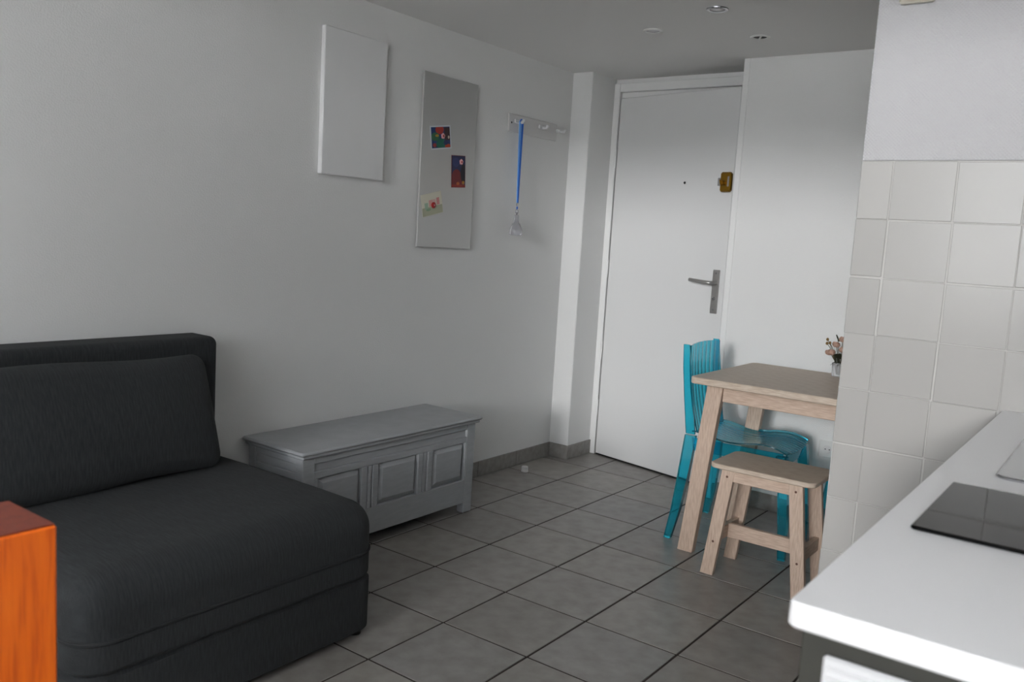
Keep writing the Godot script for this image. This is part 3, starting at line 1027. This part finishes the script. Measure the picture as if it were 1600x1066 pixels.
func wall_things() -> void:
	# blank canvas
	var c := thing("canvas_panel", "blank white canvas panel high on the left wall above the sofa", "canvas", V(XL, 1.735, -2.483))
	put("panel", mb().span(V(0.001, -0.284, -0.170), V(0.024, 0.284, 0.170), 0.003), M.canvas, c)
	# magnetic steel board
	var b := thing("magnetic_board", "tall brushed-steel magnetic board on the left wall holding three cards", "board", V(XL, 1.565, -3.078))
	put("plate", mb().span(V(0.006, -0.388, -0.190), V(0.018, 0.388, 0.190), 0.002), M.board, b)
	put("frame_back", mb().span(V(0.0, -0.37, -0.17), V(0.007, 0.37, 0.17)), M.dark, b)
	var art1 := paint(96, 72, Color(0.10, 0.22, 0.42), [[0, 0.45, 0.12, 0.22, 0.22, Color(0.75, 0.18, 0.10)], [0, 0.2, 0.45, 0.22, 0.2, Color(0.20, 0.45, 0.25)], [0, 0.5, 0.8, 0.26, 0.25, Color(0.05, 0.42, 0.30)], [1, 0.85, 0.35, 0.14, 0.3, Color(0.25, 0.12, 0.10)], [0, 0.15, 0.85, 0.1, 0.1, Color(0.65, 0.15, 0.12)], [0, 0.85, 0.92, 0.16, 0.1, Color(0.80, 0.25, 0.08)], [0, 0.3, 0.4, 0.1, 0.06, Color(0.75, 0.55, 0.15)], [0, 0.92, 0.5, 0.05, 0.08, Color(0.85, 0.80, 0.72)], [0, 0.75, 0.75, 0.12, 0.12, Color(0.12, 0.15, 0.35)]])
	var art2 := paint(64, 96, Color(0.13, 0.15, 0.32), [[0, 0.35, 0.80, 0.42, 0.38, Color(0.50, 0.10, 0.09)], [1, 0.5, 0.97, 0.5, 0.05, Color(0.60, 0.14, 0.08)], [0, 0.85, 0.55, 0.2, 0.3, Color(0.10, 0.07, 0.10)], [0, 0.45, 0.88, 0.12, 0.05, Color(0.75, 0.40, 0.12)], [0, 0.85, 0.85, 0.1, 0.06, Color(0.80, 0.55, 0.15)], [0, 0.3, 0.2, 0.25, 0.15, Color(0.18, 0.22, 0.42)]])
	var art3 := paint(96, 72, Color(0.84, 0.83, 0.76), [[1, 0.5, 0.82, 0.5, 0.2, Color(0.66, 0.67, 0.56)], [1, 0.22, 0.55, 0.08, 0.14, Color(0.60, 0.72, 0.62)], [1, 0.45, 0.45, 0.09, 0.14, Color(0.85, 0.60, 0.58)], [1, 0.62, 0.45, 0.06, 0.14, Color(0.85, 0.66, 0.64)], [1, 0.80, 0.42, 0.07, 0.15, Color(0.80, 0.50, 0.50)], [0, 0.3, 0.72, 0.12, 0.06, Color(0.5, 0.62, 0.5)]])
	card("picture_card", "small colourful card with a white border, topmost on the magnetic board", 1.678, -3.014, 0.105, 0.140, deg_to_rad(9.0), art1, M.cardwhite, 0.006)
	card("picture_card", "narrow upright blue and red card at the right of the magnetic board", 1.537, -3.150, 0.148, 0.100, deg_to_rad(4.0), art2, M.cardred, 0.002)
	card("picture_card", "tilted cream and green card, lowest on the magnetic board", 1.375, -2.976, 0.100, 0.140, deg_to_rad(13.0), art3, M.cardcream, 0.001)
	flower_magnet("pale pink flower magnet on the topmost white-bordered card", 1.686, -3.028)
	flower_magnet("pale pink flower magnet on the narrow blue and red card", 1.583, -3.166)
	var rm := thing("round_magnet", "round red magnet on the tilted cream card", "magnet", V(XL + 0.0200, 1.370, -2.985))
	put("cap", mb().lathe([Vector2(0.0, 0.008), Vector2(0.010, 0.007), Vector2(0.014, 0.003), Vector2(0.014, 0.0)], 20, V(0, 0, 0), Basis(Vector3(0, 0, 1), -PI / 2)), M.red, rm)
	put("dot", mb().lathe([Vector2(0.0, 0.0092), Vector2(0.003, 0.009), Vector2(0.004, 0.0075)], 12, V(0, 0, 0), Basis(Vector3(0, 0, 1), -PI / 2)), M.pink, rm)
	# peg rail
	var r := thing("peg_rail", "pale plastic peg rail on the left wall beside the corner column", "coat rack", V(XL, 1.820, -3.750))
	put("rail", mb().span(V(0.0, -0.044, -0.216), V(0.010, 0.044, 0.216), 0.002), M.acrylic, r)
	for z in [0.150, -0.065, -0.232]:
		var pg := mb()
		pg.cbox(V(0.012, 0.020, 0.055), 0.003, Transform3D(Basis(), V(0.016, 0.010, z)))
		pg.tube(PackedVector3Array([V(0.012, 0.008, z), V(0.045, 0.004, z), V(0.050, 0.012, z), V(0.051, 0.020, z)]), [0.007, 0.007, 0.0075, 0.008], 10)
		put("peg", pg, M.hook, r)
	put("screw", mb().lathe([Vector2(0.0, 0.002), Vector2(0.004, 0.0015), Vector2(0.005, 0.0)], 12, V(0.010, 0.0, 0.196), Basis(Vector3(0, 0, 1), -PI / 2)), M.dark, r)
	# lanyard over the first peg
	var l := thing("lanyard", "bright blue ribbon lanyard hanging from the peg rail", "lanyard", V(XL + 0.040, 1.832, -3.600))
	var s := mb()
	strap(s, [[V(0.0, -0.412, 0.0), 0.0012, 0.0045], [V(-0.003, -0.20, 0.004), 0.0012, 0.006], [V(-0.005, -0.002, 0.008), 0.0012, 0.008]])
	put("ribbon", s, M.blue, l)
	s = mb()
	strap(s, [[V(0.004, -0.412, -0.001), 0.0012, 0.0045], [V(0.001, -0.20, -0.005), 0.0012, 0.006], [V(-0.001, -0.004, -0.008), 0.0012, 0.008]])
	put("ribbon", s, M.blue_dark, l)
	put("knot", mb().tube(PackedVector3Array([V(-0.004, -0.006, 0.013), V(-0.001, 0.0055, 0.008), V(0.002, 0.0075, 0), V(0.003, 0.0055, -0.008), V(0.004, -0.006, -0.013)]), [0.003], 8), M.blue_dark, l)
	put("clip", mb().cbox(V(0.007, 0.018, 0.012), 0.002, Transform3D(Basis(), V(0.002, -0.419, 0))), M.steel, l)
	put("band", mb().cbox(V(0.006, 0.014, 0.010), 0.002, Transform3D(Basis(), V(0.002, -0.436, 0))), M.blue_dark, l)
	put("ring", ring(0.011, 0.0022, V(0.002, -0.455, 0)), M.steel, l)
	var bl := thing("bulb_pendant", "frosted translucent bulb-shaped pendant hanging from the blue lanyard", "pendant", V(XL + 0.042, 1.255, -3.600))
	put("body", mb().lathe([Vector2(0.0, 0.0), Vector2(0.026, 0.001), Vector2(0.033, 0.006), Vector2(0.034, 0.016), Vector2(0.031, 0.036), Vector2(0.023, 0.054), Vector2(0.016, 0.066), Vector2(0.0135, 0.080), Vector2(0.013, 0.100), Vector2(0.011, 0.106), Vector2(0.0, 0.107)], 28), M.frost, bl)
	put("loop", ring(0.006, 0.0016, V(0.0, 0.112, 0)), M.steel, bl)
	# beige box above the tiles
	var jb := thing("junction_box", "small square beige plastic box on the kitchen wall above the tiles", "box", V(-0.566, 1.938, ZK))
	put("case", mb().span(V(-0.041, -0.040, -0.001), V(0.041, 0.040, 0.018), 0.004), M.beige, jb)
	put("cover", mb().cbox(V(0.074, 0.072, 0.004), 0.002, Transform3D(Basis(), V(0, 0, 0.0195))), M.beige, jb)
	# socket
	var so := thing("wall_socket", "white wall socket low on the partition under the table", "socket", V(-1.125, 0.355, ZP))
	put("plate", mb().span(V(-0.040, -0.040, -0.001), V(0.040, 0.040, 0.010), 0.003), M.plastic, so)
	put("well", mb().lathe([Vector2(0.020, 0.0105), Vector2(0.018, 0.0102), Vector2(0.0, 0.0102)], 20, V(0, 0, 0), Basis(Vector3.RIGHT, PI / 2)), M.acrylic, so)
	for x in [-0.0095, 0.0095]:
		put("contact_hole", mb().lathe([Vector2(0.0, 0.0108), Vector2(0.0028, 0.0108), Vector2(0.003, 0.010)], 10, V(x, 0, 0), Basis(Vector3.RIGHT, PI / 2)), M.dark, so)

func ring(r: float, t: float, at: Vector3) -> MB:
	var p := PackedVector3Array()
	for k in 21:
		p.append(at + V(0, r * cos(TAU * k / 20.0), r * sin(TAU * k / 20.0)))
	return mb().tube(p, [t], 8)

func ceiling_things() -> void:
	var at := [V(-1.853, H, -3.410), V(-1.468, H, -3.200), V(-1.480, H, -3.680)]
	var says := ["round white recessed ceiling spotlight nearest the left wall", "round white recessed ceiling spotlight at the top of the picture, farthest from the door", "recessed ceiling spotlight with a tilted dark lamp, nearest the partition"]
	for k in 3:
		var s := thing("ceiling_spotlight", says[k], "spotlight", at[k], 0.0, "recessed ceiling spotlights")
		put("ring", mb().lathe([Vector2(0.029, 0.0), Vector2(0.029, -0.004), Vector2(0.036, -0.0065), Vector2(0.041, -0.004), Vector2(0.042, 0.0)], 32), M.steel if k == 1 else M.plastic, s)
		if k < 2:
			put("lamp_face", mb().lathe([Vector2(0.029, -0.002), Vector2(0.018, -0.005), Vector2(0.0, -0.0065)], 24), M.lampglass, s)
		else:
			put("lamp_hole", mb().lathe([Vector2(0.029, -0.001), Vector2(0.0, -0.0008)], 24), M.dark, s)
			put("lamp_bracket", mb().cbox(V(0.008, 0.004, 0.056), 0.001, Transform3D(Basis(Vector3.UP, 0.5), V(0.0, -0.004, 0))), M.plastic, s)

func flowers() -> void:
	var vx := -1.030
	var vz := -3.775
	var g := thing("glass_vase", "small clear square glass vase near the back of the table", "vase", V(vx, 0.740, vz))
	var b := mb()
	b.loft([rect(0.022, 0.0005), rect(0.025, 0.004), rect(0.027, 0.060), rect(0.0235, 0.060), rect(0.022, 0.010)], true, true)
	put("glass", b, M.vase, g)
	var spots := [[-0.055, 0.115, 0.0, 0], [-0.040, 0.105, 0.02, 0], [-0.058, 0.100, -0.01, 1], [-0.020, 0.100, 0.01, 2], [-0.030, 0.072, 0.02, 2], [-0.045, 0.068, 0.0, 2], [0.0, 0.120, 0.0, 2], [0.012, 0.138, -0.01, 0], [-0.022, 0.125, -0.01, 3], [0.030, 0.110, 0.01, 2], [0.010, 0.085, 0.025, 2], [0.045, 0.095, 0.0, 2]]
	var word := ["closed green-brown bud highest at the left of the posy in the glass vase", "green-brown bud just right of the highest left bud in the vase", "small drooping bud farthest left in the posy, below the other buds", "dried pink rose in the middle of the posy above the vase's left rim", "small dried pink rose close above the left rim of the glass vase", "lowest dried pink rose, leaning out over the vase's left side", "large dried pink rose near the top of the posy beside the tiled wall's edge", "round brown bud at the very top of the posy in the vase", "single dark pointed bud standing up alone in the posy", "dried pink rose at the right of the posy, hidden by the tiled wall", "low dried pink rose at the front of the glass vase", "dried pink rose farthest right in the vase, hidden by the tiled wall"]
	var nth := 0
	for s in spots:
		var tip := V(s[0] * 1.15, s[1] * 1.2 + 0.012, s[2])
		var f := thing("dried_flower", word[nth], "flower", V(vx, 0.7425, vz), 0.0, "dried flowers in the glass vase")
		nth += 1
		put("stem", mb().tube(PackedVector3Array([V(s[0] * 0.15, 0.008, s[2] * 0.3), V(s[0] * 0.35, 0.05, s[2] * 0.5), tip * 0.8 + V(0, 0.012, 0), tip]), [0.0013], 6), M.stem, f)
		if s[3] == 2:
			var r := mb()
			for k in 3:
				var a: float = TAU * k / 3.0 + s[0] * 40.0
				r.lathe([Vector2(0.0, -0.011), Vector2(0.011, -0.007), Vector2(0.0145, 0.001), Vector2(0.011, 0.010), Vector2(0.005, 0.008), Vector2(0.0, 0.006)], 12, tip + V(0.003 * cos(a), 0.001 * k, 0.003 * sin(a)), Basis(V(cos(a), 0, sin(a)), 0.25))
			put("blossom", r, M.rose, f)
		elif s[3] == 3:
			put("blossom", mb().tube(PackedVector3Array([tip + V(0.008, -0.016, 0), tip, tip + V(-0.006, 0.012, 0)]), [0.002, 0.0035, 0.0022], 8), M.leaf, f)
		else:
			put("blossom", mb().lathe([Vector2(0.0, -0.007), Vector2(0.005, -0.004), Vector2(0.0065, 0.001), Vector2(0.003, 0.007), Vector2(0.0, 0.008)], 12, tip), M.bud, f)
		if s[0] > -0.035:
			var lf := mb()
			for k in 3:
				var p := V(s[0] * 0.7 + 0.006 * k, 0.058 + 0.014 * k, s[2] + 0.006)
				lf.cbox(V(0.034, 0.0012, 0.015), 0.0005, Transform3D(Basis(V(0.3 * k, 0.4, 0.8).normalized(), 0.9 + k), p))
			put("leaf", lf, M.leaf, f)

func rect(h: float, y: float) -> PackedVector3Array:
	return PackedVector3Array([V(-h, y, -h), V(h, y, -h), V(h, y, h), V(-h, y, h)])

func small_things() -> void:
	var d := thing("door_stop", "small white round door stop on the floor near the left wall", "door stop", V(-2.588, 0.0, -3.712))
	put("cap", mb().lathe([Vector2(0.0, 0.030), Vector2(0.015, 0.030), Vector2(0.018, 0.027), Vector2(0.0185, 0.0005)], 24), M.plastic, d)
	put("collar", mb().lathe([Vector2(0.0185, 0.006), Vector2(0.020, 0.005), Vector2(0.020, 0.0005)], 24), M.acrylic, d)
